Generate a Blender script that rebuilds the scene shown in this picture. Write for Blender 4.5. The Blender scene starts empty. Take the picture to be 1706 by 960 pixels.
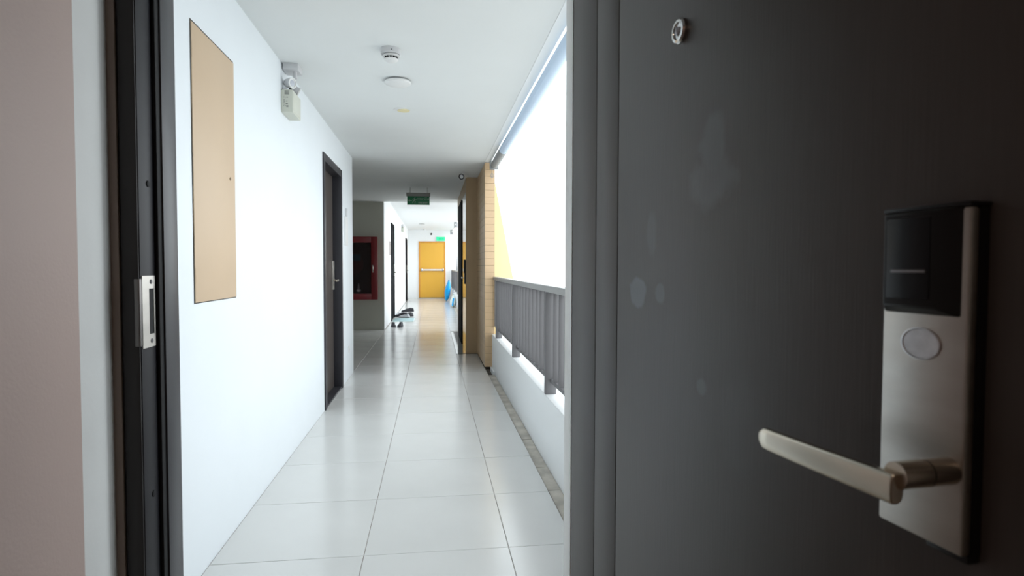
import bpy, bmesh, math, random
from mathutils import Vector, Matrix
random.seed(7)
C = bpy.context.scene.collection
PI = math.pi

# ------------------------------------------------------------------ camera
CAM_H = 1.1876
yaw, pitch, roll = 0.13159, 0.03540, 0.00212
fv = Vector((math.sin(yaw)*math.cos(pitch), math.cos(yaw)*math.cos(pitch), -math.sin(pitch)))
rv = Vector((math.cos(yaw), -math.sin(yaw), 0))
uv = rv.cross(fv)
cr, sr = math.cos(roll), math.sin(roll)
rv, uv = rv*cr + uv*sr, uv*cr - rv*sr
cd = bpy.data.cameras.new('camera'); cam = bpy.data.objects.new('camera', cd); C.objects.link(cam)
M = Matrix((rv, uv, -fv)).transposed().to_4x4(); M.translation = (0, 0, CAM_H)
cam.matrix_world = M
cd.sensor_width = 36; cd.lens = 997.8/1706*36; cd.clip_start = 0.02; cd.clip_end = 300
cd.dof.use_dof = True; cd.dof.focus_distance = 3.5; cd.dof.aperture_fstop = 9.0
bpy.context.scene.camera = cam

# ------------------------------------------------------------------ world, light, exposure
w = bpy.data.worlds.new('overcast_sky'); bpy.context.scene.world = w; w.use_nodes = True
bg = w.node_tree.nodes['Background']
bg.inputs[0].default_value = (0.90, 0.965, 1.0, 1); bg.inputs[1].default_value = 3.2
vs = bpy.context.scene.view_settings
vs.view_transform = 'Standard'; vs.look = 'None'; vs.gamma = 1.0; vs.use_curve_mapping = False
vs.exposure = 0.0
ld = bpy.data.lights.new('room_fill', 'AREA'); ld.shape = 'DISK'; ld.size = 0.35; ld.energy = 3.0; ld.color = (1.0, 0.80, 0.64)
lo = bpy.data.objects.new('room_fill', ld); C.objects.link(lo); lo.location = (-0.05, -0.9, 2.36)  # warm fill lamp added out of view to brighten the room

# ------------------------------------------------------------------ materials
def mat(name, col, rough=0.5, metal=0.0, bump=0.0, bscale=60, var=0.0, vscale=3.0, spec=None, coat=0.0,
        stretch=None, emit=None, estr=0.0, trans=0.0, rvar=0.0, ior=None):
    m = bpy.data.materials.new(name); m.use_nodes = True
    nt = m.node_tree; b = nt.nodes['Principled BSDF']
    b.inputs['Base Color'].default_value = (*col, 1); b.inputs['Roughness'].default_value = rough
    b.inputs['Metallic'].default_value = metal
    if spec is not None: b.inputs['Specular IOR Level'].default_value = spec
    if coat: b.inputs['Coat Weight'].default_value = coat; b.inputs['Coat Roughness'].default_value = 0.08
    if emit: b.inputs['Emission Color'].default_value = (*emit, 1); b.inputs['Emission Strength'].default_value = estr
    if trans: b.inputs['Transmission Weight'].default_value = trans
    if ior: b.inputs['IOR'].default_value = ior
    tc = nt.nodes.new('ShaderNodeTexCoord'); mp = nt.nodes.new('ShaderNodeMapping')
    nt.links.new(tc.outputs['Object'], mp.inputs[0])
    if stretch: mp.inputs['Scale'].default_value = stretch
    if var or rvar:
        n = nt.nodes.new('ShaderNodeTexNoise'); n.inputs['Scale'].default_value = vscale; n.inputs['Detail'].default_value = 5
        nt.links.new(mp.outputs[0], n.inputs['Vector'])
        if var:
            r = nt.nodes.new('ShaderNodeMapRange')
            r.inputs[1].default_value = 0.3; r.inputs[2].default_value = 0.7
            r.inputs[3].default_value = 1-var; r.inputs[4].default_value = 1+var
            nt.links.new(n.outputs['Fac'], r.inputs[0])
            mx = nt.nodes.new('ShaderNodeVectorMath'); mx.operation = 'SCALE'
            mx.inputs[0].default_value = col; nt.links.new(r.outputs[0], mx.inputs['Scale'])
            nt.links.new(mx.outputs[0], b.inputs['Base Color'])
        if rvar:
            r2 = nt.nodes.new('ShaderNodeMapRange'); r2.inputs[1].default_value = 0.3; r2.inputs[2].default_value = 0.7
            r2.inputs[3].default_value = rough-rvar; r2.inputs[4].default_value = rough+rvar
            nt.links.new(n.outputs['Fac'], r2.inputs[0]); nt.links.new(r2.outputs[0], b.inputs['Roughness'])
    if bump:
        n2 = nt.nodes.new('ShaderNodeTexNoise'); n2.inputs['Scale'].default_value = bscale; n2.inputs['Detail'].default_value = 4
        nt.links.new(mp.outputs[0], n2.inputs['Vector'])
        bp = nt.nodes.new('ShaderNodeBump'); bp.inputs['Strength'].default_value = bump; bp.inputs['Distance'].default_value = 0.002
        nt.links.new(n2.outputs['Fac'], bp.inputs['Height']); nt.links.new(bp.outputs[0], b.inputs['Normal'])
    return m

WHITE   = mat('white_wall_paint', (0.80, 0.84, 0.87), 0.55, bump=0.15, bscale=120, var=0.01)
CEIL    = mat('ceiling_paint', (0.74, 0.76, 0.755), 0.8, bump=0.1, bscale=90, var=0.01)
BEAM    = mat('beam_paint', (0.88, 0.90, 0.90), 0.7)
FARW    = mat('lightened_white_paint', (0.90, 0.915, 0.92), 0.6)  # white paint raised to imitate stronger light on far parts and parapets
ROOMW   = mat('room_grey_wall_paint', (0.74, 0.75, 0.74), 0.6, bump=0.3, bscale=70, var=0.03, vscale=6)
TAUPE   = mat('taupe_panel_laminate', (0.475, 0.355, 0.315), 0.55, bump=0.25, bscale=150, var=0.03, vscale=4)
LOBBY   = mat('lobby_greige_paint', (0.50, 0.50, 0.44), 0.7, var=0.02)
TAN     = mat('tan_wall_paint', (0.42, 0.295, 0.17), 0.55, var=0.03)
TILETAN = mat('tan_glazed_tile', (0.64, 0.45, 0.27), 0.42, var=0.06, vscale=5)
JOINT   = mat('dark_tile_joint', (0.25, 0.17, 0.10), 0.9)
FLOORT  = mat('polished_porcelain', (0.64, 0.64, 0.625), 0.19, bump=0.03, bscale=9, var=0.03, vscale=2.2, rvar=0.03)
APRON   = mat('polished_apron_stone', (0.50, 0.51, 0.50), 0.05, var=0.03)
GROUT   = mat('floor_grout', (0.27, 0.24, 0.21), 0.9)
DARKGR  = mat('dark_joint', (0.06, 0.055, 0.05), 0.8)
CEMENT  = mat('drain_cement', (0.56, 0.52, 0.46), 0.85, bump=0.8, bscale=40, var=0.22, vscale=9)
DIRT    = mat('drain_dirt', (0.10, 0.09, 0.08), 0.95, var=0.3, vscale=20)
CHAR    = mat('charcoal_frame_paint', (0.034, 0.033, 0.039), 0.38, spec=0.4, bump=0.05, bscale=200)
JAMBM   = mat('black_jamb_paint', (0.014, 0.013, 0.017), 0.5, spec=0.25)
CHARB   = mat('brown_black_casing', (0.020, 0.017, 0.017), 0.6)
BLACK   = mat('black_gap', (0.006, 0.006, 0.007), 0.8)
DOORD   = mat('dark_door_laminate', (0.066, 0.054, 0.049), 0.45, bump=0.12, bscale=60, stretch=(6, 6, 0.25), var=0.05, vscale=30)
GLOSSD  = mat('glossy_dark_door', (0.10, 0.09, 0.08), 0.06)
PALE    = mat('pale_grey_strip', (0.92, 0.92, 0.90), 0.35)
STEEL   = mat('brushed_steel', (0.50, 0.475, 0.44), 0.38, 1.0, bump=0.02, bscale=90, stretch=(1, 1, 5), var=0.06, vscale=14, rvar=0.05)
MATTEB  = mat('matt_black_paint', (0.010, 0.011, 0.013), 0.9, spec=0.08)
DARKST  = mat('dark_steel_lip', (0.16, 0.15, 0.145), 0.4, 1.0)
STEELD  = mat('satin_steel_lever', (0.62, 0.56, 0.47), 0.27, 1.0, bump=0.03, bscale=60, var=0.05)
CHROME  = mat('chrome', (0.62, 0.61, 0.60), 0.12, 1.0)
BLKPL   = mat('black_plastic', (0.010, 0.010, 0.011), 0.38, spec=0.3)
BLKGL   = mat('black_glossy_reader', (0.009, 0.009, 0.011), 0.28, spec=0.2)
SLIT    = mat('grey_card_slit', (0.28, 0.28, 0.30), 0.4)
OVAL    = mat('silver_oval_cap', (0.62, 0.62, 0.64), 0.3, 0.75, var=0.12, vscale=90)
RAIL    = mat('grey_railing_paint', (0.165, 0.160, 0.165), 0.45, bump=0.05)
RAILT   = mat('grey_top_rail_paint', (0.40, 0.395, 0.39), 0.4)
HATCH   = mat('beige_hatch_panel', (0.60, 0.445, 0.30), 0.5, var=0.02)
YELLOWW = mat('yellow_exterior_paint', (0.90, 0.73, 0.40), 0.7, var=0.02)
YDOOR   = mat('yellow_fire_door_paint', (0.78, 0.42, 0.045), 0.4)
YFRAME  = mat('orange_door_frame_paint', (0.70, 0.30, 0.04), 0.45)
BARW    = mat('white_push_bar', (0.75, 0.75, 0.76), 0.35)
PLASTIC = mat('white_plastic', (0.78, 0.78, 0.77), 0.4)
PLASTICG= mat('grey_white_plastic', (0.60, 0.60, 0.61), 0.45)
CREAM   = mat('cream_light_housing', (0.62, 0.63, 0.55), 0.45)
LENS    = mat('lamp_lens', (0.52, 0.54, 0.60), 0.15)
INK     = mat('grey_printed_ink', (0.10, 0.10, 0.10), 0.6)
YSPOT   = mat('yellowed_plastic', (0.78, 0.70, 0.42), 0.5)
RED     = mat('red_cabinet_paint', (0.22, 0.010, 0.016), 0.35)
REDIN   = mat('cabinet_interior', (0.060, 0.012, 0.016), 0.7)
HOSE    = mat('hose_canvas', (0.13, 0.03, 0.035), 0.8, bump=0.5, bscale=80)
GREEN   = mat('exit_sign_green', (0.010, 0.20, 0.075), 0.35)
GREENL  = mat('lit_exit_sign_green', (0.02, 0.55, 0.25), 0.4, emit=(0.03, 0.75, 0.32), estr=0.7)
SIGNW   = mat('sign_white_print', (0.35, 0.48, 0.38), 0.5)
SIGNC   = mat('sign_housing', (0.28, 0.275, 0.26), 0.5)
BLIND   = mat('blue_grey_blind_fabric', (0.62, 0.76, 0.93), 0.55, bump=0.3, bscale=40, stretch=(1, 6, 1))
BLINDE  = mat('grey_blind_bracket', (0.30, 0.31, 0.32), 0.5)
BLUE    = mat('blue_bag_plastic', (0.004, 0.44, 0.95), 0.4, bump=0.4, bscale=14)
BAGW    = mat('pale_bag_plastic', (0.72, 0.80, 0.78), 0.5, bump=0.3, bscale=14)
SHOEB   = mat('black_shoe_fabric', (0.012, 0.011, 0.018), 0.6)
SHOEG   = mat('grey_shoe_trim', (0.12, 0.12, 0.13), 0.7)
SHOEW   = mat('white_shoe_leather', (0.75, 0.76, 0.80), 0.5)
MATB    = mat('pale_aqua_mat', (0.45, 0.62, 0.64), 0.8)
GROUND  = mat('pale_yard_concrete', (0.50, 0.49, 0.47), 0.9, var=0.1, vscale=0.3)
BROWNS  = mat('brown_sign_board', (0.42, 0.36, 0.33), 0.5)

def glass_mat():
    m = bpy.data.materials.new('cabinet_glass'); m.use_nodes = True; nt = m.node_tree
    out = nt.nodes['Material Output']; nt.nodes.remove(nt.nodes['Principled BSDF'])
    g = nt.nodes.new('ShaderNodeBsdfGlossy'); g.inputs['Roughness'].default_value = 0.03
    t = nt.nodes.new('ShaderNodeBsdfTransparent'); t.inputs[0].default_value = (0.75, 0.75, 0.78, 1)
    f = nt.nodes.new('ShaderNodeFresnel'); f.inputs[0].default_value = 1.5
    mx = nt.nodes.new('ShaderNodeMixShader'); nt.links.new(f.outputs[0], mx.inputs[0])
    nt.links.new(t.outputs[0], mx.inputs[1]); nt.links.new(g.outputs[0], mx.inputs[2]); nt.links.new(mx.outputs[0], out.inputs[0])
    return m
GLASS = glass_mat()

def stained_door():
    """charcoal laminate carrying the scuffed, rubbed patches seen on this door (fixed to its own face)"""
    m = DOORD.copy(); m.name = 'stained_dark_door_laminate'; nt = m.node_tree; L = nt.links
    b = nt.nodes['Principled BSDF']
    src = b.inputs['Base Color'].links[0].from_socket
    tc = nt.nodes.new('ShaderNodeTexCoord'); sep = nt.nodes.new('ShaderNodeSeparateXYZ')
    n = nt.nodes.new('ShaderNodeTexNoise'); n.inputs['Scale'].default_value = 24; n.inputs['Detail'].default_value = 3
    L.new(tc.outputs['Object'], n.inputs['Vector'])
    L.new(tc.outputs['Object'], sep.inputs[0])
    def mth(op, a, b_=None):
        k = nt.nodes.new('ShaderNodeMath'); k.operation = op
        for i, v in enumerate((a, b_)):
            if v is None: continue
            if isinstance(v, (int, float)): k.inputs[i].default_value = v
            else: L.new(v, k.inputs[i])
        return k.outputs[0]
    total = None
    spots = [(0.578, 1.350, 0.030, 0.052, 0.42, 0.5), (0.577, 1.305, 0.052, 0.036, 0.36, 0.5), (0.350, 1.144, 0.034, 0.026, 1.0, 0.22),
             (0.434, 1.146, 0.016, 0.016, 0.5, 0.35), (0.400, 1.240, 0.018, 0.034, 0.28, 0.6), (0.66, 0.99, 0.05, 0.06, 0.12, 0.8),
             (0.72, 1.25, 0.06, 0.10, 0.08, 0.9), (0.56, 1.02, 0.012, 0.012, 0.30, 0.5)]
    for cx, cz, rx, rz, s, soft in spots:
        dx = mth('DIVIDE', mth('SUBTRACT', sep.outputs[0], cx), rx); dz = mth('DIVIDE', mth('SUBTRACT', sep.outputs[2], cz), rz)
        d = mth('SQRT', mth('ADD', mth('MULTIPLY', dx, dx), mth('MULTIPLY', dz, dz)))
        d = mth('ADD', d, mth('MULTIPLY', mth('SUBTRACT', n.outputs['Fac'], 0.5), 1.1))
        r = nt.nodes.new('ShaderNodeMapRange'); r.interpolation_type = 'SMOOTHSTEP'
        r.inputs[1].default_value = 1+soft/2; r.inputs[2].default_value = 1-soft/2-0.1; r.inputs[3].default_value = 0; r.inputs[4].default_value = s
        L.new(d, r.inputs[0])
        total = r.outputs[0] if total is None else mth('MAXIMUM', total, r.outputs[0])
    mx = nt.nodes.new('ShaderNodeMix'); mx.data_type = 'RGBA'
    L.new(total, mx.inputs[0]); L.new(src, mx.inputs[6]); mx.inputs[7].default_value = (0.15, 0.17, 0.185, 1)
    L.new(mx.outputs[2], b.inputs['Base Color'])
    return m
DOORS = stained_door()

# ------------------------------------------------------------------ helpers
def box(bm, x0, x1, y0, y1, z0, z1, bev=0.0):
    x0, x1 = min(x0, x1), max(x0, x1); y0, y1 = min(y0, y1), max(y0, y1); z0, z1 = min(z0, z1), max(z0, z1)
    v = [bm.verts.new((x, y, z)) for z in (z0, z1) for y in (y0, y1) for x in (x0, x1)]
    fs = [bm.faces.new([v[i] for i in q]) for q in ((0, 2, 3, 1), (4, 5, 7, 6), (0, 1, 5, 4), (2, 6, 7, 3), (0, 4, 6, 2), (1, 3, 7, 5))]
    if bev:
        es = list({e for f in fs for e in f.edges})
        bmesh.ops.bevel(bm, geom=es, offset=bev, segments=2, profile=0.5, affect='EDGES')
    return bm
def tube(bm, p0, p1, r0, r1=None, seg=20, caps=True):
    r1 = r0 if r1 is None else r1
    p0, p1 = Vector(p0), Vector(p1); a = (p1-p0).normalized()
    t = Vector((0, 0, 1)) if abs(a.z) < 0.9 else Vector((1, 0, 0))
    u = a.cross(t).normalized(); v = a.cross(u)
    rings = []
    for p, r in ((p0, r0), (p1, r1)):
        rings.append([bm.verts.new(p + u*math.cos(2*PI*k/seg)*r + v*math.sin(2*PI*k/seg)*r) for k in range(seg)])
    for k in range(seg):
        bm.faces.new((rings[0][k], rings[0][(k+1) % seg], rings[1][(k+1) % seg], rings[1][k]))
    if caps: bm.faces.new(rings[0][::-1]); bm.faces.new(rings[1])
    return bm
def lathe(bm, prof, c, axis=(0, 0, 1), seg=32, sx=1.0):
    """prof: (radius, height along axis)"""
    c = Vector(c); a = Vector(axis).normalized()
    t = Vector((0, 0, 1)) if abs(a.z) < 0.9 else Vector((1, 0, 0))
    u = a.cross(t).normalized(); v = a.cross(u)
    rings = []
    for r, h in prof:
        if r < 1e-6: rings.append([bm.verts.new(c + a*h)])
        else: rings.append([bm.verts.new(c + a*h + u*math.cos(2*PI*k/seg)*r*sx + v*math.sin(2*PI*k/seg)*r) for k in range(seg)])
    for A, B in zip(rings, rings[1:]):
        for k in range(seg):
            k2 = (k+1) % seg
            if len(A) == 1 and len(B) == 1: continue
            if len(A) == 1: bm.faces.new((A[0], B[k2], B[k]))
            elif len(B) == 1: bm.faces.new((A[k], A[k2], B[0]))
            else: bm.faces.new((A[k], A[k2], B[k2], B[k]))
    for R, rev in ((rings[0], True), (rings[-1], False)):
        if len(R) > 1: bm.faces.new(R[::-1] if rev else R)
    return bm
def prism(bm, pts, axis, a, b):
    """extrude the polygon pts between a and b along axis ('x': pts are (y,z); 'y': (x,z); 'z': (x,y))"""
    def P(p, s): return {'x': (s, p[0], p[1]), 'y': (p[0], s, p[1]), 'z': (p[0], p[1], s)}[axis]
    A = [bm.verts.new(P(p, a)) for p in pts]; B = [bm.verts.new(P(p, b)) for p in pts]
    bm.faces.new(A); bm.faces.new(B[::-1])
    for i in range(len(pts)):
        j = (i+1) % len(pts); bm.faces.new((A[i], B[i], B[j], A[j]))
    return bm
def NB(): return bmesh.new()
def obj(name, bm, m, parent=None, smooth=True, bevel=0.0):
    bmesh.ops.recalc_face_normals(bm, faces=bm.faces)
    me = bpy.data.meshes.new(name); bm.to_mesh(me); bm.free(); me.materials.append(m)
    if smooth:
        me.polygons.foreach_set('use_smooth', [True]*len(me.polygons)); me.set_sharp_from_angle(angle=math.radians(32))
    o = bpy.data.objects.new(name, me); C.objects.link(o); o.parent = parent
    if bevel:
        md = o.modifiers.new('b', 'BEVEL'); md.width = bevel; md.segments = 2; md.limit_method = 'ANGLE'
    return o
def tag(o, label, cat, group=None):
    o['label'] = label; o['category'] = cat
    if group: o['group'] = group
    return o
def empty(name, loc, rz=0.0):
    o = bpy.data.objects.new(name, None); C.objects.link(o); o.location = loc; o.rotation_euler.z = rz; o.empty_display_size = 0.1
    return o
def thing(name, label, cat, loc, rz=0.0, group=None): return tag(empty(name, loc, rz), label, cat, group)
def struct(name, bm, m, parent=None, **k):
    o = obj(name, bm, m, parent, **k)
    if parent is None: o['kind'] = 'structure'
    return o
def copy_tree(o, parent=None):
    c = o.copy(); C.objects.link(c)
    if parent: c.parent = parent
    for ch in list(o.children): copy_tree(ch, c)
    return c
def text(body, size, m, parent, loc, rot, name='lettering'):
    cu = bpy.data.curves.new(name, 'FONT'); cu.body = body; cu.size = size; cu.extrude = 0.0006
    cu.align_x = 'CENTER'; cu.align_y = 'CENTER'; cu.materials.append(m)
    t = bpy.data.objects.new(name, cu); C.objects.link(t); bpy.context.view_layer.update()
    me = bpy.data.meshes.new_from_object(t.evaluated_get(bpy.context.evaluated_depsgraph_get())); bpy.data.objects.remove(t)
    o = bpy.data.objects.new(name, me); C.objects.link(o); o.parent = parent; o.location = loc; o.rotation_euler = rot
    if not me.materials: me.materials.append(m)
    return o

# ------------------------------------------------------------------ measures (metres)
LW = -0.885      # corridor left wall
CZ = 2.395       # near ceiling
CZ2 = 2.55       # far ceiling
YL = 6.875       # end of the near left wall
YA = 11.42       # lobby back wall
YE = 22.62       # end wall
DY0, DY1 = 1.40, 1.56   # doorway wall

# ------------------------------------------------------------------ the setting
floor = struct('floor', box(NB(), -3.3, 0.605, 1.40, YE+0.2, -0.25, -0.0025), GROUT)
TX = [-0.884, -0.284, 0.316, 0.605]; G = 0.003
tile_mesh = {}
def tile(x0, x1, y0, y1, m=FLOORT):
    wx, wy = round(x1-x0, 3), round(y1-y0, 3); key = (wx, wy, m.name)
    if key not in tile_mesh:
        bm = box(NB(), G/2, wx-G/2, G/2, wy-G/2, -0.012, 0.0)
        bmesh.ops.bevel(bm, geom=[e for e in bm.edges if all(abs(v.co.z) < 1e-6 for v in e.verts)], offset=0.0012, segments=1, affect='EDGES')
        me = bpy.data.meshes.new('tile'); bmesh.ops.recalc_face_normals(bm, faces=bm.faces); bm.to_mesh(me); bm.free(); me.materials.append(m)
        tile_mesh[key] = me
    o = bpy.data.objects.new('tile', tile_mesh[key]); C.objects.link(o); o.parent = floor
    o.location = (x0, y0, random.uniform(-0.0004, 0.0004)); o.rotation_euler = (random.uniform(-5e-4, 5e-4), random.uniform(-5e-4, 5e-4), 0)
Y0 = 2.478 - 0.6
AP0, AP1 = 8.14, 10.935
rows = [(1.56, Y0)] + [(Y0+0.6*k, min(Y0+0.6*(k+1), YE)) for k in range(36) if Y0+0.6*k < YE-0.05]
for a, b in rows:
    tile(TX[0], TX[1], a, b); tile(TX[1], TX[2], a, b)
    if b <= AP0 or a >= AP1: tile(TX[2], TX[3], a, b)
    elif a < AP0: tile(TX[2], TX[3], a, AP0-0.012)
    elif b > AP1: tile(TX[2], TX[3], AP1+0.012, b)
    if b > YL and a < YA:
        for k in range(1, 5): tile(TX[0]-0.6*k, TX[0]-0.6*(k-1), max(a, YL-0.6), min(b, YA))
ya = AP0+0.012
for k in range(2):
    yb = ya + (AP1-AP0-0.024)/2; tile(TX[2], 0.46, ya, yb, APRON); ya = yb
for y in (AP0, AP1): obj('apron_joint', box(NB(), TX[2]-0.004, 0.56 if y > 9 else 0.60, y-0.011, y+0.011, -0.004, 0.0012), DARKGR, floor, smooth=False)

# drain channel of cement pieces along the parapet
drain = struct('trim_1', box(NB(), 0.605, 0.69, 1.5, 8.1, -0.25, -0.035), DIRT)
y = 1.56
for i, L_ in enumerate([0.42, 0.55, 0.60, 0.38, 0.58, 0.62, 0.52, 0.30, 0.46, 0.31, 0.30]):
    if y > 6.55: break
    e = min(y+L_, 6.6)
    bm = box(NB(), 0.612, 0.683, y+0.005, e-0.005, -0.036, -0.016+random.uniform(-0.002, 0.002), 0.002)
    obj('cement_slab', bm, CEMENT, drain); y = e

# left wall with the hole for the recessed door
D2A, D2B, D2T = 5.105, 5.99, 2.075
bm = NB()
box(bm, LW-0.25, LW, DY0, D2A, -0.1, CZ+0.02); box(bm, LW-0.25, LW, D2B, YL, -0.1, CZ+0.02); box(bm, LW-0.25, LW, D2A, D2B, D2T, CZ+0.02)
box(bm, LW-0.25, LW-0.20, D2A, D2B, -0.1, D2T)
struct('wall_left', bm, WHITE, smooth=False)
# lobby recess
bm = NB(); box(bm, -3.3, -0.905, YA, YA+0.2, -0.1, CZ2+0.05); struct('wall_lobby', bm, LOBBY, smooth=False)
bm = NB(); box(bm, -3.45, -3.28, YL-0.25, YA+0.2, -0.1, CZ+0.02); box(bm, -3.45, LW-0.25, YL-0.25, YL, -0.1, CZ+0.02)
struct('wall_lobby_side', bm, LOBBY, smooth=False)
bm = NB(); box(bm, -1.2, -0.90, YA+0.2, YE+0.2, -0.1, CZ2+0.05); box(bm, -0.905, -0.90, YA+0.001, YA+0.2, -0.1, CZ2+0.05)
struct('wall_far_left', bm, FARW, smooth=False)
bm = NB(); box(bm, -1.2, 3.2, YE, YE+0.2, -0.1, CZ2+0.3)
struct('wall_end', bm, FARW, smooth=False)
bm = NB(); box(bm, -3.4, 0.60, DY0, YA, CZ, CZ+0.35); struct('ceiling', bm, CEIL, smooth=False)
bm = NB(); box(bm, 0.60, 0.665, DY0, 6.94, CZ-0.004, CZ+0.35); box(bm, 0.60, 0.74, 6.94, YA, CZ, CZ+0.35); struct('ceiling_beam', bm, BEAM, smooth=False)
bm = NB(); box(bm, -1.2, 0.74, YA, YE+0.2, CZ2, CZ2+0.3); struct('ceiling_far', bm, FARW, smooth=False)
# parapets
bm = NB(); box(bm, 0.685, 0.87, DY1-0.1, 6.95, -0.3, 0.40); box(bm, 0.665, 0.685, 6.6, 6.95, -0.3, 0.02)
struct('wall_parapet', bm, FARW, smooth=False, bevel=0.004)
bm = NB(); box(bm, 0.685, 0.87, 10.94, YE, -0.3, 0.40); struct('wall_far_parapet', bm, FARW, smooth=False)
bm = NB(); box(bm, 0.60, 0.70, 10.94, YE, -0.3, -0.0); struct('trim_2', bm, CEMENT, smooth=False)
# tan block on the right
bm = NB(); box(bm, 0.45, 0.714, 8.15, 10.935, -0.1, CZ2); struct('wall_right', bm, TAN, smooth=False)
# tiled pillar
pil = struct('pillar', box(NB(), 0.6035, 0.7105, 6.9335, 8.15, 0.02, CZ-0.004), JOINT)
zc = [0.018+0.079*k for k in range(31)]
for k, z in enumerate(zc):
    zt = min(z+0.079, CZ-0.004)
    if zt-z < 0.02: continue
    for (x0, x1, y0, y1) in [(0.600, 0.714, 6.930, 6.944)] + [(0.600, 0.612, 6.9445+0.4012*i, 6.9445+0.4012*(i+1)-0.002) for i in range(3)]:
        key = ('p', round(x1-x0, 4), round(y1-y0, 4), round(zt-z, 4))
        if key not in tile_mesh:
            bm = box(NB(), 0, x1-x0, 0, y1-y0, 0.0013, zt-z-0.0013, 0.001)
            bmesh.ops.recalc_face_normals(bm, faces=bm.faces)
            me = bpy.data.meshes.new('tile'); bm.to_mesh(me); bm.free(); me.materials.append(TILETAN); tile_mesh[key] = me
        o = bpy.data.objects.new('tile', tile_mesh[key]); C.objects.link(o); o.parent = pil; o.location = (x0-random.uniform(0, .0006), y0-random.uniform(0, .0008), z)
# yellow wall outside, cut on a slope to stand in for a shadow edge
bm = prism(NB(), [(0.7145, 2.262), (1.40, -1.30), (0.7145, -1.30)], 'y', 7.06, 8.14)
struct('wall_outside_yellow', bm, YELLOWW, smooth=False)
bm = NB(); box(bm, -4, 90, -60, 90, -9.2, -9.0); struct('ground', bm, GROUND, smooth=False)

# room behind the camera
bm = prism(NB(), [(-0.90, -3.0), (-0.666, -3.0), (-0.666, 1.27)] + [(-0.666-0.018*(k/8)**2, 1.27+0.09*k/8) for k in range(1, 9)] + [(-0.684, DY0+0.03), (-0.90, DY0+0.03)], 'z', -0.1, 2.5)  # wall end hollowed out, invented to deepen the shade beside the frame
wl = struct('wall_room_left', bm, ROOMW)
obj('shade_strip', box(NB(), -0.6845, -0.6675, 1.386, 1.3925, 0, 2.13, 0.001), mat('brown_shade_strip', (0.24, 0.18, 0.15), 0.7), wl)  # brown strip added to tint the shade between wall and frame
bm = NB(); box(bm, 0.62, 0.85, -3.0, DY0+0.03, -0.1, 2.5); struct('wall_room_right', bm, ROOMW, smooth=False)
bm = NB(); box(bm, -0.95, 0.9, -3.2, -3.0, -0.1, 2.5); struct('wall_room_back', bm, ROOMW, smooth=False)
bm = NB(); box(bm, -0.95, 0.9, -3.2, DY0+0.03, 2.40, 2.6); struct('ceiling_room', bm, ROOMW, smooth=False)
bm = NB(); box(bm, -0.95, 0.9, -3.2, 1.56, -0.2, 0.0); struct('floor_room', bm, mat('room_floor', (0.30, 0.25, 0.20), 0.4, var=0.1), smooth=False)
bm = NB(); box(bm, -0.95, -0.662, DY0+0.03, DY1, -0.1, CZ+0.2); box(bm, 0.394, 0.90, DY0+0.03, DY1, -0.1, CZ+0.2); box(bm, -0.662, 0.394, DY0+0.03, DY1, 2.14, CZ+0.2)
struct('wall_doorway', bm, WHITE, smooth=False)

panel = thing('wall_panel', 'tall taupe board lining the room wall left of the door frame', 'panel', (-0.663, 0, 0))
bm = box(NB(), -0.003, 0.005, -2.9, 1.219, 0.0, 2.395, 0.0015); obj('board', bm, TAUPE, panel)

# ------------------------------------------------------------------ near door frame
fr = empty('door_frame', (0, 0, 0)); fr['kind'] = 'structure'
FT = 2.10
def fbox(name, m, *a, bev=0.0015): return obj(name, box(NB(), *a, bev), m, fr)
fbox('casing', CHARB, -0.6665, -0.632, 1.392, 1.43, 0, FT+0.03)
fbox('jamb', JAMBM, -0.6645, -0.630, 1.396, 1.482, 0, FT)
fbox('stop', CHAR, -0.6645, -0.6175, 1.486, 1.562, 0, FT-0.012)
fbox('seal', BLACK, -0.630, -0.6215, 1.466, 1.487, 0, FT-0.012, bev=0.002)
fbox('casing', CHARB, 0.366, 0.396, 1.392, 1.43, 0, FT+0.03)
fbox('jamb', JAMBM, 0.3625, 0.396, 1.396, 1.482, 0, FT)
fbox('stop', CHAR, 0.3515, 0.396, 1.482, 1.562, 0, FT-0.012)
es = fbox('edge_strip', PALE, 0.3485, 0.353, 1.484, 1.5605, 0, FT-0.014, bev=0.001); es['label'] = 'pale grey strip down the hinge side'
fbox('head', CHAR, -0.6645, 0.396, 1.396, 1.562, FT, FT+0.04)
# rubber plugs (dark round holes)
for z in (1.371, 0.671):
    obj('buffer', lathe(NB(), [(0.0, 0.0), (0.0075, 0.0), (0.0075, 0.0015), (0.0055, 0.0025), (0, 0.0025)], (-0.630, 1.439, z), (1, 0, 0), seg=16), BLACK, fr)
# strike plate with a slot
bm = NB(); X0, X1 = -0.631, -0.6283
box(bm, X0, X1, 1.400, 1.4315, 1.006, 1.166); box(bm, X0, X1, 1.4545, 1.461, 1.006, 1.166)
box(bm, X0, X1, 1.4315, 1.4545, 1.006, 1.035); box(bm, X0, X1, 1.4315, 1.4545, 1.137, 1.166)
st = obj('strike_plate', bm, STEEL, fr, smooth=False); st['label'] = 'steel strike plate with a long dark slot'
obj('lip', box(NB(), -0.641, -0.6285, 1.389, 1.4005, 1.012, 1.160, 0.002), DARKST, st)
obj('slot', box(NB(), -0.6302, -0.6295, 1.4315, 1.4545, 1.035, 1.137), BLACK, st)
for z in (1.1525, 1.0195):
    s = obj('screw', lathe(NB(), [(0.0055, 0), (0.005, 0.0012), (0.0, 0.0016)], (-0.6285, 1.441, z), (1, 0, 0), seg=16), SHOEG, st)

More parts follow.
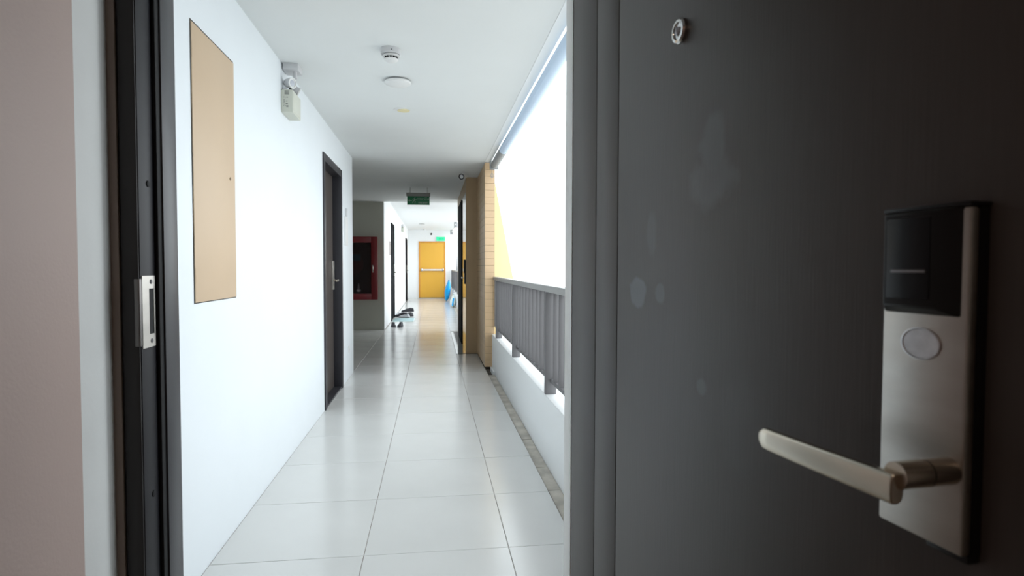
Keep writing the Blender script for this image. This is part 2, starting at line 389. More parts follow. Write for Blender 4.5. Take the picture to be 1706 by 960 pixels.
# ------------------------------------------------------------------ the open door on the right
th = math.atan2(-1, 0.098)
door = empty('door_1', (0.3186, 1.35, 0), th); door['kind'] = 'structure'
tag(door, 'dark charcoal entrance door standing open into the room', 'door')
DT = 2.08
obj('core', box(NB(), 0.0, 1.012, 0.004, 0.045, 0.008, DT), CHAR, door)
def leaf(name, a, b, m): return obj(name, box(NB(), a, b, 0.0, 0.0085, 0.008, DT, 0.0012), m, door)
leaf('hinge_stile', 0.0, 0.1466, DOORD); leaf('inner_stile', 0.1490, 0.2588, DOORD)
p_ = leaf('face_panel', 0.2612, 1.012, DOORS); p_['label'] = 'wide flat panel with pale rubbed patches'
for z in (0.25, 1.05, 1.85):
    obj('hinge', tube(NB(), (-0.006, 0.020, z-0.05), (-0.006, 0.020, z+0.05), 0.006, seg=12), STEEL, door)
# peephole
pe = obj('peephole', lathe(NB(), [(0.0185, 0.0), (0.0185, 0.004), (0.0165, 0.007), (0.0125, 0.0075), (0.0115, 0.005), (0.0, 0.0045)], (0.4915, 0.0, 1.537), (0, -1, 0), seg=36), CHROME, door)
obj('lens', lathe(NB(), [(0.0065, 0.0), (0.006, 0.003), (0.003, 0.0045), (0, 0.005)], (0.4915, -0.0045, 1.537), (0, -1, 0), seg=24), LENS, pe)
# electronic lock
lk = obj('lock_plate', box(NB(), 0.8815, 0.958, -0.0186, -0.0095, 0.969, 1.2335, 0.0026), STEEL, door)
obj('lock_base', box(NB(), 0.8822, 0.9575, -0.0098, 0.0, 0.9695, 1.233), BLKPL, door); lk['label'] = 'brushed steel card lock plate'
bm = NB()
A = [(0.8835, -0.018, 1.1495), (0.9535, -0.018, 1.1495), (0.9535, -0.018, 1.2345), (0.8835, -0.018, 1.2345)]
B = [(0.8900, -0.0275, 1.1560), (0.9365, -0.0275, 1.1560), (0.9365, -0.0275, 1.2320), (0.8900, -0.0275, 1.2320)]
va = [bm.verts.new(p) for p in A]; vb = [bm.verts.new(p) for p in B]
bm.faces.new(va); bm.faces.new(vb[::-1])
for i in range(4): j = (i+1) % 4; bm.faces.new((va[i], vb[i], vb[j], va[j]))
rd = obj('card_reader', bm, BLKPL, lk, bevel=0.0015); rd['label'] = 'raised black card reader block'
obj('reader_face', box(NB(), 0.8935, 0.9335, -0.0283, -0.027, 1.1625, 1.2275, 0.0005), BLKGL, lk)
obj('card_slit', box(NB(), 0.8985, 0.9300, -0.0290, -0.028, 1.1836, 1.1858, 0.0004), SLIT, lk)
obj('top_cap', box(NB(), 0.881, 0.9592, -0.0200, 0.0, 1.2335, 1.2372, 0.0012), BLKPL, lk)
obj('bottom_cap', box(NB(), 0.9225, 0.9575, -0.0120, 0.0, 0.9625, 0.9695, 0.0012), BLKPL, lk)
obj('oval_cap', lathe(NB(), [(0.0132, 0.0), (0.0132, 0.0010), (0.0122, 0.0014), (0.0116, 0.0006), (0.0, 0.0010)], (0.9192, -0.0186, 1.1265), (0, -1, 0), seg=40, sx=1.36), OVAL, lk)
# lever
nk = obj('lever_neck', lathe(NB(), [(0.0103, 0.0), (0.0103, 0.0228), (0.0098, 0.0230), (0.0098, 0.0240), (0.0103, 0.0242), (0.0103, 0.050)], (0.9465, -0.0186, 1.0320), (0, -1, 0), seg=32), STEELD, lk)
obj('gap_ring', lathe(NB(), [(0.00985, 0.0228), (0.01025, 0.0229), (0.01025, 0.0241), (0.00985, 0.0242)], (0.9465, -0.0186, 1.0320), (0, -1, 0), seg=32), BLACK, nk)
bm = NB()
N = 18
secs = []
for i in range(N+1):
    t = i/N; u = 0.9500 - 0.1600*t
    zc_ = 1.0230 - 0.0045*t
    hh = 0.0116 - 0.0012*t; tt = 0.0062
    yy = -0.0700 - 0.004*math.sin(PI*t)*0.3
    if t > 0.94: k = math.sqrt(max(0.0, 1-((t-0.94)/0.06)**2)); hh *= 0.55+0.45*k; tt *= 0.5+0.5*k
    if i == 0: hh *= 0.93; tt *= 0.88
    if i == 1: u = 0.9492
    ring = []
    for j in range(20):
        a = 2*PI*j/20; cx, sz = math.cos(a), math.sin(a)
        # D section: flat outer side, rounded back
        px_ = math.copysign(abs(cx)**(0.45 if cx < 0 else 0.8), cx)*tt
        pz_ = math.copysign(abs(sz)**0.72, sz)*hh
        ring.append(bm.verts.new((u, yy+px_, zc_+pz_)))
    secs.append(ring)
for A_, B_ in zip(secs, secs[1:]):
    for j in range(20): bm.faces.new((A_[j], A_[(j+1) % 20], B_[(j+1) % 20], B_[j]))
bm.faces.new(secs[0]); bm.faces.new(secs[-1][::-1])
obj('lever', bm, STEELD, lk)

# ------------------------------------------------------------------ recessed door in the left wall
d2 = empty('door_2', (LW, 5.05, 0)); d2['kind'] = 'structure'; tag(d2, 'dark recessed door in a black frame in the near left wall', 'door')
L2 = 0.99
for a in ((0.0, 0.062), (L2-0.062, L2)): obj('frame_jamb', box(NB(), -0.09, 0.012, a[0], a[1], 0.0, 2.12, 0.003), CHAR, d2)
obj('frame_head', box(NB(), -0.09, 0.0115, 0.062, L2-0.062, 2.052, 2.12, 0.003), CHAR, d2)
obj('threshold', box(NB(), -0.09, 0.004, 0.062, L2-0.062, 0.0, 0.018, 0.002), CHAR, d2)
lf = obj('leaf', box(NB(), -0.115, -0.072, 0.060, L2-0.060, 0.016, 2.054), DOORD, d2)
obj('peephole', lathe(NB(), [(0.014, 0), (0.012, 0.005), (0, 0.005)], (-0.072, 0.50, 1.53), (1, 0, 0), seg=16), CHROME, lf)
def corridor_lock(parent, x, y, s=1, rev=1, m=STEEL):
    a = obj('lock_plate', box(NB(), x, x+0.020*s, y-0.04, y+0.04, 0.965, 1.24, 0.002), m, parent)
    if parent.name.startswith('door_2'):
        bm = NB(); tube(bm, (x+0.018*s, y, 1.055), (x+0.062*s, y, 1.055), 0.010, seg=12)
        box(bm, x+0.055*s, x+0.068*s, y-0.145 if rev > 0 else y, y+0.01 if rev > 0 else y+0.145, 1.043, 1.066, 0.004)
        obj('lever', bm, STEELD, a)
    return a
corridor_lock(d2, -0.072, 0.855)

# ------------------------------------------------------------------ things on the near left wall
h = thing('access_hatch', 'flat beige access panel set in the white wall on the left', 'hatch', (LW+0.0005, 2.375, 1.05))
obj('gap', box(NB(), 0.0, 0.0015, -0.003, 0.475, -0.004, 1.050), DARKGR, h, smooth=False)
obj('hatch_door', box(NB(), 0.0, 0.005, 0.0, 0.472, 0.0, 1.042, 0.001), HATCH, h)
bm = NB(); lathe(bm, [(0.007, 0), (0.007, 0.0025), (0.0, 0.003)], (0.005, 0.405, 0.52), (1, 0, 0), seg=16); obj('keyhole', bm, mat('keyhole_tan', (0.25, 0.18, 0.11), 0.5), h)
for z in (0.10, 0.94): obj('flush_hinge', tube(NB(), (0.0035, 0.003, z-0.03), (0.0035, 0.003, z+0.03), 0.003, seg=8), HATCH, h)

def emergency_light(loc, label):
    e = thing('emergency_light', label, 'emergency light', loc, 0, 'twin-head emergency lights')
    # origin: wall surface, near bottom corner of the housing; x out of the wall, y along it
    hs = obj('housing', prism(NB(), [(0.0, 0.0), (0.0, 0.134), (0.213, 0.134), (0.213, 0.0)], 'x', 0.0, 0.067), CREAM, e, bevel=0.003)
    bm = NB()
    for k in range(4): box(bm, 0.020, 0.047, -0.0008, 0.0005, 0.105+0.0065*k, 0.108+0.0065*k)
    obj('vent', bm, INK, hs, smooth=False)
    bm = NB()
    for k, (a, b, z) in enumerate([(0.012, 0.018, .087), (0.022, 0.024, .083), (0.030, 0.040, .087), (0.014, 0.020, .070), (0.014, 0.022, .062), (0.014, 0.019, .054), (0.014, 0.020, .045),
                                   (0.027, 0.036, .064), (0.026, 0.038, .050), (0.012, 0.016, .036), (0.020, 0.026, .036), (0.029, 0.041, .037), (0.029, 0.041, .031)]):
        box(bm, a, b, -0.0008, 0.0005, z, z+0.0032)
    obj('printed_label', bm, INK, hs, smooth=False)
    obj('side_panel', box(NB(), 0.0665, 0.0685, 0.012, 0.200, 0.014, 0.120, 0.001), CREAM, hs)
    # brackets and heads
    obj('bracket', box(NB(), 0.004, 0.022, 0.02, 0.19, 0.135, 0.150, 0.002), PLASTICG, e)
    def head(c, d):
        c = Vector(c); d = Vector(d).normalized()
        q = obj('lamp_head', lathe(NB(), [(0.0, -0.050), (0.015, -0.047), (0.024, -0.034), (0.029, -0.012), (0.031, 0.004), (0.031, 0.009), (0.026, 0.0095), (0.025, 0.006)], c, d, seg=28), PLASTICG, e)
        obj('lens', lathe(NB(), [(0.025, 0.006), (0.017, 0.009), (0, 0.0105)], c, d, seg=24), LENS, q)
        obj('lens_ring', lathe(NB(), [(0.0305, 0.006), (0.0325, 0.008), (0.0315, 0.0125), (0.0255, 0.0125), (0.0250, 0.008)], c, d, seg=28), PLASTIC, q)
        obj('swivel', tube(NB(), c-d*0.012-Vector((0, 0, 0.022)), (c.x-0.004, c.y, 0.143), 0.007, seg=10), INK, q)
    head((0.052, 0.030, 0.180), (0.86, -0.48, -0.10)); head((0.060, 0.145, 0.160), (0.80, 0.25, -0.45))
    return e
em = emergency_light((LW, 3.722, 2.099), 'cream twin-head emergency light high on the near left wall')
e2 = copy_tree(em); e2.location = (-0.90, 17.6, 2.19); e2['label'] = 'small distant emergency light high on the far left wall'
cb = thing('junction_box', 'small white junction box on the ceiling above the emergency light', 'junction box', (-0.835, 3.80, CZ))
obj('box_body', box(NB(), -0.045, 0.045, -0.06, 0.06, -0.040, 0.0, 0.003), PLASTICG, cb)
obj('conduit', tube(NB(), (0.018, -0.015, -0.080), (0.018, -0.015, -0.035), 0.011, seg=14), PLASTICG, cb)

def sign_plate(loc, label, m):
    s = thing('sign_plate', label, 'sign', loc)
    obj('board', box(NB(), 0.0, 0.010, 0.0, 0.20, 0.0, 0.285, 0.002), m, s)
    obj('side_edge', box(NB(), 0.0, 0.018, -0.012, 0.0, -0.003, 0.288, 0.001), m, s)
    return s
sign_plate((LW, 6.235, 1.405), 'white upright sign plate on the wall beside the near left door', PLASTIC)
sign_plate((-0.90, 12.84, 1.43), 'brownish sign plate on the far left wall before its first door', BROWNS)
bl = thing('door_bell', 'small pale bell box above the white sign plate', 'bell', (LW, 6.30, 1.70)); obj('bell_body', box(NB(), 0, 0.018, 0, 0.045, 0, 0.08, 0.003), PLASTICG, bl)
obj('push_button', lathe(NB(), [(0.009, 0), (0.008, 0.003), (0, 0.004)], (0.018, 0.022, 0.03), (1, 0, 0), seg=14), PLASTIC, bl)
so = thing('socket_plate', 'tiny white blank plate low on the wall past the near left door', 'socket', (LW, 6.45, 0.27)); obj('face_plate', box(NB(), 0, 0.006, 0, 0.07, 0, 0.075, 0.002), PLASTIC, so)
obj('screw', lathe(NB(), [(0.003, 0), (0.003, 0.001), (0, 0.001)], (0.006, 0.035, 0.037), (1, 0, 0), seg=8), SHOEG, so)

# ------------------------------------------------------------------ ceiling fittings
sm = thing('smoke_detector', 'white smoke detector under a round base, nearest ceiling fitting', 'smoke detector', (-0.226, 3.43, CZ))
obj('base_box', lathe(NB(), [(0.054, 0), (0.054, -0.028), (0.051, -0.031), (0, -0.031)], (-0.004, 0, 0), seg=40), PLASTICG, sm)
obj('knockout', box(NB(), 0.003, 0.009, -0.0555, -0.052, -0.022, -0.017), INK, sm)
hd = obj('sensor_head', lathe(NB(), [(0.036, -0.030), (0.040, -0.036), (0.047, -0.038), (0.048, -0.042), (0.040, -0.044), (0.031, -0.045), (0.031, -0.055), (0.039, -0.056), (0.037, -0.063), (0.024, -0.071), (0, -0.072)], (0, 0, 0), (0, 0, 1), seg=40), PLASTIC, sm)
for k in range(12):
    a = 2*PI*k/12
    bm = NB(); tube(bm, (math.cos(a)*0.030, math.sin(a)*0.030, -0.050), (math.cos(a)*0.036, math.sin(a)*0.036, -0.050), 0.0055, seg=8); obj('slot', bm, BLACK, hd)
lp = thing('ceiling_lamp', 'round white ceiling lamp between the smoke detector and yellowed disc', 'ceiling light', (-0.221, 3.99, CZ))
obj('base_ring', lathe(NB(), [(0.070, 0.0), (0.070, -0.014), (0, -0.014)], (0, 0, 0), seg=40), BLINDE, lp)
obj('diffuser', lathe(NB(), [(0.083, -0.010), (0.085, -0.016), (0.082, -0.024), (0.060, -0.034), (0.03, -0.038), (0, -0.039)], (0, 0, 0), seg=48), PLASTIC, lp)
dk = thing('ceiling_disc', 'flat pale disc with a yellowed cover on the near ceiling', 'cover plate', (-0.232, 4.73, CZ))
obj('rim', lathe(NB(), [(0.058, 0.0), (0.058, -0.004), (0.050, -0.006), (0, -0.006)], (-0.006, 0, 0), seg=32), PLASTIC, dk)
obj('cover', lathe(NB(), [(0.048, -0.005), (0.047, -0.009), (0, -0.010)], (0.012, 0, 0), seg=32), YSPOT, dk)
sc = thing('security_camera', 'small white bullet camera with a dark lens at the ceiling before the tan wall', 'camera', (0.40, 7.75, CZ))
obj('mount', lathe(NB(), [(0.030, 0), (0.030, -0.010), (0.012, -0.014), (0.012, -0.045), (0, -0.045)], (0, 0, 0), seg=20), PLASTIC, sc)
cb_ = obj('camera_body', tube(NB(), (0.015, 0.02, -0.040), (-0.035, -0.09, -0.066), 0.034, 0.036, seg=24), PLASTIC, sc)
obj('lens_ring', lathe(NB(), [(0.037, 0.0), (0.037, 0.006), (0.029, 0.008), (0.029, 0.002)], (-0.035, -0.09, -0.066), (-0.41, -0.89, -0.21), seg=24), BLKPL, cb_)
obj('lens', lathe(NB(), [(0.029, 0.001), (0.015, 0.004), (0, 0.005)], (-0.035, -0.09, -0.066), (-0.41, -0.89, -0.21), seg=24), PLASTICG, cb_)

# hanging exit sign
ex = thing('exit_sign', 'dark green exit sign hanging from the ceiling on thin rods', 'exit sign', (-0.214, 9.30, CZ))
for x in (-0.125, 0.135):
    obj('rod', tube(NB(), (x, 0, -0.085), (x, 0, 0.0), 0.004, seg=8), SIGNC, ex)
obj('housing', box(NB(), -0.181, 0.181, -0.022, 0.022, -0.137, -0.081, 0.004), SIGNC, ex)
pn = obj('panel', box(NB(), -0.169, 0.168, -0.005, 0.005, -0.265, -0.135, 0.0015), GREEN, ex); pn['label'] = 'dark green panel with pale symbols'
def stroke(bm, pts, wd, y=-0.0062):
    for (x0, z0), (x1, z1) in zip(pts, pts[1:]):
        d = Vector((x1-x0, 0, z1-z0)); n = Vector((-d.z, 0, d.x)).normalized()*wd/2
        v = [bm.verts.new((x0+n.x, y, z0+n.z)), bm.verts.new((x1+n.x, y, z1+n.z)), bm.verts.new((x1-n.x, y, z1-n.z)), bm.verts.new((x0-n.x, y, z0-n.z))]
        v2 = [bm.verts.new((q.co.x, y+0.002, q.co.z)) for q in v]
        bm.faces.new(v); bm.faces.new(v2[::-1])
        for i in range(4): j = (i+1) % 4; bm.faces.new((v[i], v2[i], v2[j], v[j]))
bm = NB(); stroke(bm, [(-0.150, -0.200), (-0.100, -0.200)], 0.010); stroke(bm, [(-0.132, -0.186), (-0.150, -0.200), (-0.132, -0.214)], 0.008)
obj('arrow', bm, SIGNW, pn, smooth=False)
bm = NB(); lathe(bm, [(0.007, -0.0005), (0.007, 0.0005)], (-0.052, -0.0062, -0.153), (0, -1, 0), seg=12)
stroke(bm, [(-0.056, -0.164), (-0.062, -0.200)], 0.014); stroke(bm, [(-0.062, -0.198), (-0.080, -0.214), (-0.088, -0.238)], 0.008); stroke(bm, [(-0.060, -0.198), (-0.046, -0.216), (-0.054, -0.246)], 0.008)
stroke(bm, [(-0.056, -0.168), (-0.078, -0.172), (-0.086, -0.188)], 0.006); stroke(bm, [(-0.054, -0.168), (-0.040, -0.184), (-0.030, -0.178)], 0.006)
obj('running_figure', bm, SIGNW, pn, smooth=False)
text('ทางหนีไฟ', 0.052, SIGNW, pn, (0.070, -0.0062, -0.172), (PI/2, 0, 0))
text('FIRE EXIT', 0.034, SIGNW, pn, (0.070, -0.0062, -0.236), (PI/2, 0, 0))

# ------------------------------------------------------------------ lobby: fire hose cabinet
fc = thing('fire_hose_cabinet', 'dark red glazed fire hose cabinet on the lobby wall', 'fire cabinet', (-1.46, YA, 0.574))
# local: x -0.443..0.443, z 0..1.163, y out of wall negative
W2, HC = 0.443, 1.163
bm = NB(); box(bm, -W2, W2, -0.022, -0.0, 0, HC)
obj('back_box', bm, REDIN, fc, smooth=False)
for a in ((-W2, -W2+0.11), (W2-0.11, W2)): obj('frame_stile', box(NB(), a[0], a[1], -0.11, -0.02, 0, HC, 0.003), RED, fc)
for a in ((0, 0.11), (HC-0.11, HC)): obj('frame_rail', box(NB(), -W2+0.11, W2-0.11, -0.11, -0.02, a[0], a[1], 0.003), RED, fc)
obj('glass_pane', box(NB(), -W2+0.105, W2-0.105, -0.098, -0.094, 0.105, HC-0.105), GLASS, fc, smooth=False)
obj('handle', box(NB(), 0.355, 0.375, -0.135, -0.11, 0.50, 0.64, 0.004), CHROME, fc)
bm = NB(); lathe(bm, [(0.06, 0), (0.06, 0.03), (0.21, 0.03), (0.21, 0.05), (0.06, 0.05)], (-0.02, -0.022, 0.66), (0, -1, 0), seg=36); hr = obj('hose_reel', bm, HOSE, fc)
bm = NB(); tube(bm, (0.10, -0.07, 0.30), (0.10, -0.07, 0.19), 0.010, 0.022, seg=14); lathe(bm, [(0.0, -0.03), (0.034, -0.022), (0.046, 0.0), (0.034, 0.024), (0, 0.03)], (0.10, -0.06, 0.168), (0, 0, 1), seg=20)
obj('nozzle', bm, mat('pale_nozzle', (0.55, 0.45, 0.45), 0.5), fc)
obj('notice', box(NB(), -0.02, 0.14, -0.0915, -0.090, 0.72, 0.84), mat('faded_blue_notice', (0.05, 0.09, 0.13), 0.5), fc)

# ------------------------------------------------------------------ far left doors
def side_door(name, y, label, w_=0.98, tgt=None):
    d = empty(name, (-0.90, y, 0)); d['kind'] = 'structure'; tag(d, label, 'door')
    for a in ((0, 0.06), (w_-0.06, w_)): obj('frame_jamb', box(NB(), -0.02, 0.022, a[0], a[1], 0, 2.14, 0.003), MATTEB, d)
    obj('frame_head', box(NB(), -0.02, 0.022, 0.06, w_-0.06, 2.08, 2.14, 0.003), MATTEB, d)
    lf = obj('leaf', box(NB(), -0.01, 0.006, 0.06, w_-0.06, 0.01, 2.08), MATTEB, d)
    obj('lock_plate', box(NB(), 0.006, 0.02, w_-0.16, w_-0.08, 0.97, 1.24, 0.002), STEEL, d)
    obj('lever', box(NB(), 0.02, 0.06, w_-0.24, w_-0.11, 1.04, 1.065, 0.004), STEELD, d)
side_door('door_3', 13.24, 'first dark door in the far left wall, shoes before it')
side_door('door_4', 20.25, 'last dark door in the far left wall')

# yellow fire door in the end wall
yd = empty('door_5', (-0.02, YE, 0)); yd['kind'] = 'structure'; tag(yd, 'yellow fire door at the end of the corridor', 'door')
for a in ((-0.495, -0.445), (0.445, 0.495)): obj('frame_jamb', box(NB(), a[0], a[1], -0.03, 0.0, 0, 2.125, 0.004), YFRAME, yd)
obj('frame_head', box(NB(), -0.445, 0.445, -0.03, 0.0, 2.075, 2.125, 0.004), YFRAME, yd)
obj('leaf', box(NB(), -0.443, 0.443, -0.018, 0.0, 0.03, 2.073), YDOOR, yd)
obj('threshold', box(NB(), -0.495, 0.495, -0.05, 0.0, 0.0, 0.03), SIGNC, yd)
pb = obj('push_bar', box(NB(), -0.36, 0.40, -0.10, -0.055, 1.035, 1.095, 0.006), BARW, yd)
for x in (-0.42, 0.36): obj('bar_end', box(NB(), x, x+0.07, -0.10, -0.018, 1.015, 1.115, 0.006), CHROME, pb)
ls = thing('exit_sign', 'bright lit green exit sign above the yellow door', 'exit sign', (0.295, YE-0.0, 2.14))
obj('housing', box(NB(), -0.165, 0.165, -0.05, 0.0, 0.0, 0.165, 0.004), PLASTIC, ls)
pn2 = obj('panel', box(NB(), -0.158, 0.158, -0.056, -0.049, 0.008, 0.157), GREENL, ls)
text('EXIT', 0.085, mat('lit_sign_letters', (0.01, 0.25, 0.12), 0.5), pn2, (0.02, -0.058, 0.080), (PI/2, 0, 0))
dc = thing('dome_camera', 'tiny black dome camera on the end wall above the yellow door', 'camera', (-0.05, YE, 2.40))
obj('mount', lathe(NB(), [(0.045, 0), (0.045, 0.02), (0.038, 0.03), (0, 0.03)], (0, 0, 0), (0, -1, 0), seg=20), PLASTIC, dc)
obj('dome', lathe(NB(), [(0.037, 0.028), (0.034, 0.045), (0.02, 0.06), (0, 0.065)], (0, 0, 0), (0, -1, 0), seg=20), BLKPL, dc)
l2 = thing('ceiling_lamp', 'round ceiling lamp far down the corridor before the yellow door', 'ceiling light', (-0.335, 19.3, CZ2))
obj('base_ring', lathe(NB(), [(0.085, 0.0), (0.085, -0.02), (0, -0.02)], (0, 0, 0), seg=28), SIGNC, l2)
obj('diffuser', lathe(NB(), [(0.095, -0.016), (0.095, -0.03), (0.06, -0.045), (0, -0.05)], (0, 0, 0), seg=28), PLASTIC, l2)
s2 = thing('smoke_detector', 'faint distant smoke detector on the ceiling near the end wall', 'smoke detector', (-0.29, 21.9, CZ2))
obj('sensor_head', lathe(NB(), [(0.05, 0.0), (0.05, -0.02), (0.035, -0.04), (0, -0.045)], (0, 0, 0), seg=20), PLASTIC, s2)
obj('base_plate', lathe(NB(), [(0.06, 0.0), (0.06, -0.01), (0, -0.01)], (0, 0, 0), seg=20), PLASTICG, s2)

# doors in the tan block
rd_ = empty('door_6', (0.45, 8.17, 0)); rd_['kind'] = 'structure'; tag(rd_, 'glossy narrow-looking door in the side of the tan wall', 'door')
obj('leaf', box(NB(), -0.004, 0.02, 0.0, 1.02, 0.0, 2.20), GLOSSD, rd_, smooth=False)
k1 = obj('leaf', box(NB(), -0.016, 0.02, 1.03, 2.10, 0.0, 2.20), MATTEB, rd_, smooth=False); k1['label'] = 'matt black leaf'
lkx = obj('lock_body', box(NB(), -0.030, -0.004, 0.02, 0.10, 1.10, 1.285, 0.002), BLKPL, rd_)
obj('lock_plate', box(NB(), -0.022, -0.004, 0.03, 0.10, 0.95, 1.10, 0.002), BLKPL, rd_)
bm = NB(); tube(bm, (-0.02, 0.065, 1.035), (-0.05, 0.065, 1.035), 0.009, seg=10); box(bm, -0.056, -0.046, 0.05, 0.19, 1.024, 1.046, 0.003); obj('lever', bm, STEELD, rd_)

# ------------------------------------------------------------------ railings
def railing(y0, y1, posts, label):
    r = thing('railing', label, 'railing', (0.72, y0, 0.40), 0, None)
    L_ = y1-y0
    obj('top_rail', box(NB(), -0.025, 0.03, 0, L_, 0.632, 0.673, 0.003), RAILT, r)
    obj('bottom_rail', box(NB(), 0.0, 0.045, 0, L_, 0.072, 0.097, 0.002), RAIL, r)
    for p in posts:
        obj('post', box(NB(), -0.034, 0.034, p-y0-0.02, p-y0+0.02, 0.0, 0.632, 0.002), RAIL, r)
    me = None; y = y0+0.05
    while y < y1:
        if all(abs(y-p) > 0.035 for p in posts):
            if me is None:
                o = obj('baluster', box(NB(), -0.010, 0.036, -0.006, 0.006, 0.096, 0.633, 0.001), RAIL, r); me = o.data
            else:
                o = bpy.data.objects.new('baluster', me); C.objects.link(o); o.parent = r
            o.location = (0, y-y0, 0)
        y += 0.155 if y1 < 8 else 0.16
    return r
railing(DY1+0.02, 6.92, [2.15, 3.63, 5.16, 6.545], 'near grey metal railing on the white parapet at right')
railing(10.95, YE-0.02, [11.2, 12.7, 14.2, 15.7, 17.2, 18.7, 20.2, 21.7, 22.5], 'distant grey railing past the tan wall, near the yellow door')
nt_ = thing('outside_post', 'thin dark post standing beyond the distant railing', 'post', (0.86, 21.6, 0.40))
obj('shaft', prism(NB(), [(-0.03, 0.0), (0.03, 0.0), (0.004, 1.15), (-0.004, 1.15)], 'y', -0.02, 0.02), CHAR, nt_)

# ------------------------------------------------------------------ rolled blinds
def blind(x, z, y0, y1, r, label, hook=True):
    b = thing('roller_blind', label, 'roller blind', (x, y0, z))
    bm = NB(); seg = 26; n = 40; L_ = y1-y0; rings = []
    for i in range(n+1):
        t = i/n; y = t*L_
        rr = r*(1.0+0.03*math.sin(17*t)+0.015*math.sin(41*t))
        rings.append([bm.verts.new((math.cos(2*PI*k/seg)*rr*(1+0.04*math.sin(3*k+9*t)), y, math.sin(2*PI*k/seg)*rr)) for k in range(seg)])
    for A_, B_ in zip(rings, rings[1:]):
        for k in range(seg): bm.faces.new((A_[k], A_[(k+1) % seg], B_[(k+1) % seg], B_[k]))
    bm.faces.new(rings[0]); bm.faces.new(rings[-1][::-1])
    obj('fabric_roll', bm, BLIND, b)
    obj('roll_end', tube(NB(), (0, L_-0.9, 0), (0, L_-0.01, 0), r*1.07, seg=26), BLINDE, b)
    for y in (0.03, L_):
        obj('bracket', box(NB(), -r*1.3, r*1.1, y-0.02, y+0.02, -r*1.2, r*1.0, 0.008), BLINDE, b)
    if hook:
        bm = NB(); tube(bm, (-0.03, L_-0.03, -r), (-0.03, L_-0.03, -0.10), 0.003, seg=8)
        for k in range(16):
            a, c = 2*PI*k/16, 2*PI*(k+1)/16
            tube(bm, (-0.03+math.sin(a)*0.012, L_-0.03, -0.125+math.cos(a)*0.026), (-0.03+math.sin(c)*0.012, L_-0.03, -0.125+math.cos(c)*0.026), 0.0042, seg=6)
        obj('crank_loop', bm, BLINDE, b)
    return b
blind(0.702, 2.350, DY1+0.02, 6.86, 0.042, 'rolled blue-grey blind along the top of the near opening')
bf = thing('roller_blind', 'distant rolled blind tube on grey brackets under the far ceiling', 'roller blind', (0.70, 18.3, 2.47))
obj('tube', tube(NB(), (0, 0.0, 0), (0, 4.2, 0), 0.018, seg=12), BARW, bf)
for y in (0.15, 4.1): obj('bracket', box(NB(), -0.05, 0.05, y-0.03, y+0.03, -0.09, 0.08, 0.006), BLINDE, bf)

# ------------------------------------------------------------------ shoes, mat and bags
def shoe(label, loc, rz, upper, trim, group, s=1.0, tilt=0.0):
    t = thing('shoe', label, 'shoe', loc, rz, group); t.rotation_euler.x = tilt
    prof = [(-0.135, .026, .070), (-0.12, .036, .085), (-0.07, .038, .088), (-0.02, .038, .082), (0.04, .044, .062), (0.09, .047, .050), (0.125, .038, .040), (0.142, .018, .026)]
    bm = NB(); rings = []
    for y, wd, hh in prof:
        ring = []
        for k in range(12):
            a = PI*k/11; x = math.cos(a)*wd; z = 0.018+math.sin(a)**0.7*(hh-0.018)
            ring.append(bm.verts.new((x*s, y*s, z*s)))
        rings.append(ring)
    for A_, B_ in zip(rings, rings[1:]):
        for k in range(11): bm.faces.new((A_[k], A_[k+1], B_[k+1], B_[k]))
        bm.faces.new((A_[11], A_[0], B_[0], B_[11]))
    bm.faces.new(rings[0]); bm.faces.new(rings[-1][::-1])
    obj('upper', bm, upper, t)
    bm = NB(); pts = [(wd*1.08*s*sg, y*s) for sg in (1, -1) for (y, wd, hh) in (prof if sg == 1 else prof[::-1])]
    prism(bm, pts, 'z', 0.0, 0.020*s); obj('sole', bm, trim, t)
    obj('ankle_opening', lathe(NB(), [(0.030*s, 0.0), (0.030*s, 0.006), (0.022*s, 0.006), (0.0, 0.001)], (0, -0.065*s, 0.083*s), (0, 0, 1), seg=16, sx=0.8), trim, t)
    bm = NB()
    for q in range(4): box(bm, -0.018*s, 0.018*s, (0.0+q*0.016)*s, (0.006+q*0.016)*s, (0.078-q*0.006)*s, (0.084-q*0.006)*s)
    obj('laces', bm, trim, t)
sh = 'pair of dark shoes on the floor'
shoe('left dark shoe of the nearer pair on the corridor floor', (-0.775, 11.99, 0), PI+0.08, SHOEB, SHOEG, sh, 1.0)
shoe('right dark shoe of the nearer pair on the corridor floor', (-0.635, 11.97, 0), PI-0.1, SHOEB, SHOEG, sh, 1.0)
mt = thing('door_mat', 'pale aqua mat on the floor in front of the far left door', 'mat', (-0.64, 13.47, 0.0))
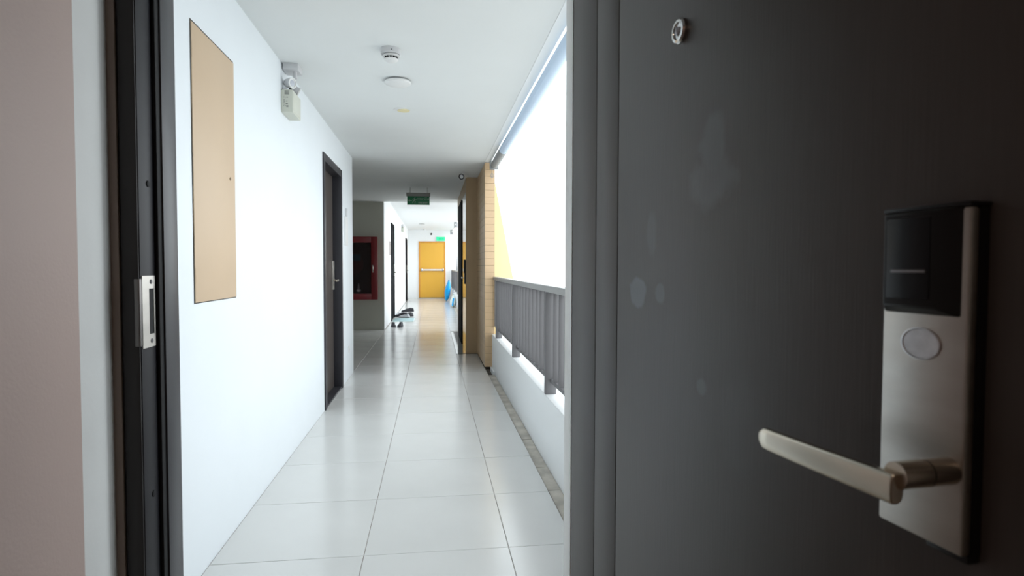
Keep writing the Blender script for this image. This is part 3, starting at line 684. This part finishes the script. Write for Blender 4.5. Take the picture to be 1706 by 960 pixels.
obj('mat_body', box(NB(), -0.22, 0.22, -0.42, 0.42, 0, 0.010, 0.003), MATB, mt); obj('mat_border', box(NB(), -0.235, 0.235, -0.435, 0.435, 0, 0.006, 0.002), BAGW, mt)
g2 = 'jumbled shoes at the far left door'
shoe('white sneaker of the jumbled pile nearest the far left door', (-0.80, 14.66, 0), 1.75, SHOEW, SHOEB, g2)
shoe('black sneaker lying across the middle of the jumbled shoe pile', (-0.74, 14.38, 0.0), 1.35, SHOEB, SHOEB, g2, 1.1)
shoe('black shoe lying on top of the jumbled shoe pile', (-0.60, 14.58, 0.095), 2.0, SHOEB, SHOEG, g2, 1.1)
shoe('white and grey sneaker at the outer front of the shoe pile', (-0.66, 14.10, 0.0), 1.2, SHOEW, SHOEG, g2, 0.95)
shoe('grey sneaker at the outer end of the shoe pile', (-0.56, 14.60, 0), 0.6, SHOEG, SHOEB, g2)
def bag(name, label, loc, sx, sy, sz, lean, m, extra=None):
    t = thing(name, label, 'bag', loc)
    bm = NB(); bmesh.ops.create_icosphere(bm, subdivisions=4, radius=1.0)
    for v in bm.verts:
        c = v.co; f = 1+0.05*math.sin(5*c.x+3*c.z)+0.04*math.sin(9*c.y+7*c.z)
        zz = (c.z*0.5+0.5); taper = 1.0-0.45*zz**2 if extra else 1.0-0.1*zz**2
        v.co = Vector((c.x*sx*f*taper+lean*zz, c.y*sy*f*taper, zz*sz))
    obj('bag_body', bm, m, t)
    bm = NB(); lathe(bm, [(0.04, 0), (0.018, 0.03), (0.035, 0.06)], (lean*0.95, 0, sz-0.03), seg=12); obj('tied_neck', bm, m, t)
    if extra:
        bm = NB(); tube(bm, (lean*0.1-sx*0.25, -sy*0.9, 0.05), (lean*0.7, -sy*0.75, sz*0.75), 0.025, seg=8); obj('stripe', bm, extra, t)
    return t
bag('blue_bag', 'bright blue plastic bag leaning on the far parapet', (0.47, 20.9, 0), 0.10, 0.28, 0.70, 0.09, BLUE)
bag('pale_bag', 'pale bag with a blue stripe against the far parapet, nearer than the blue bag', (0.59, 17.6, 0), 0.10, 0.2, 0.36, 0.01, BAGW, BLUE)
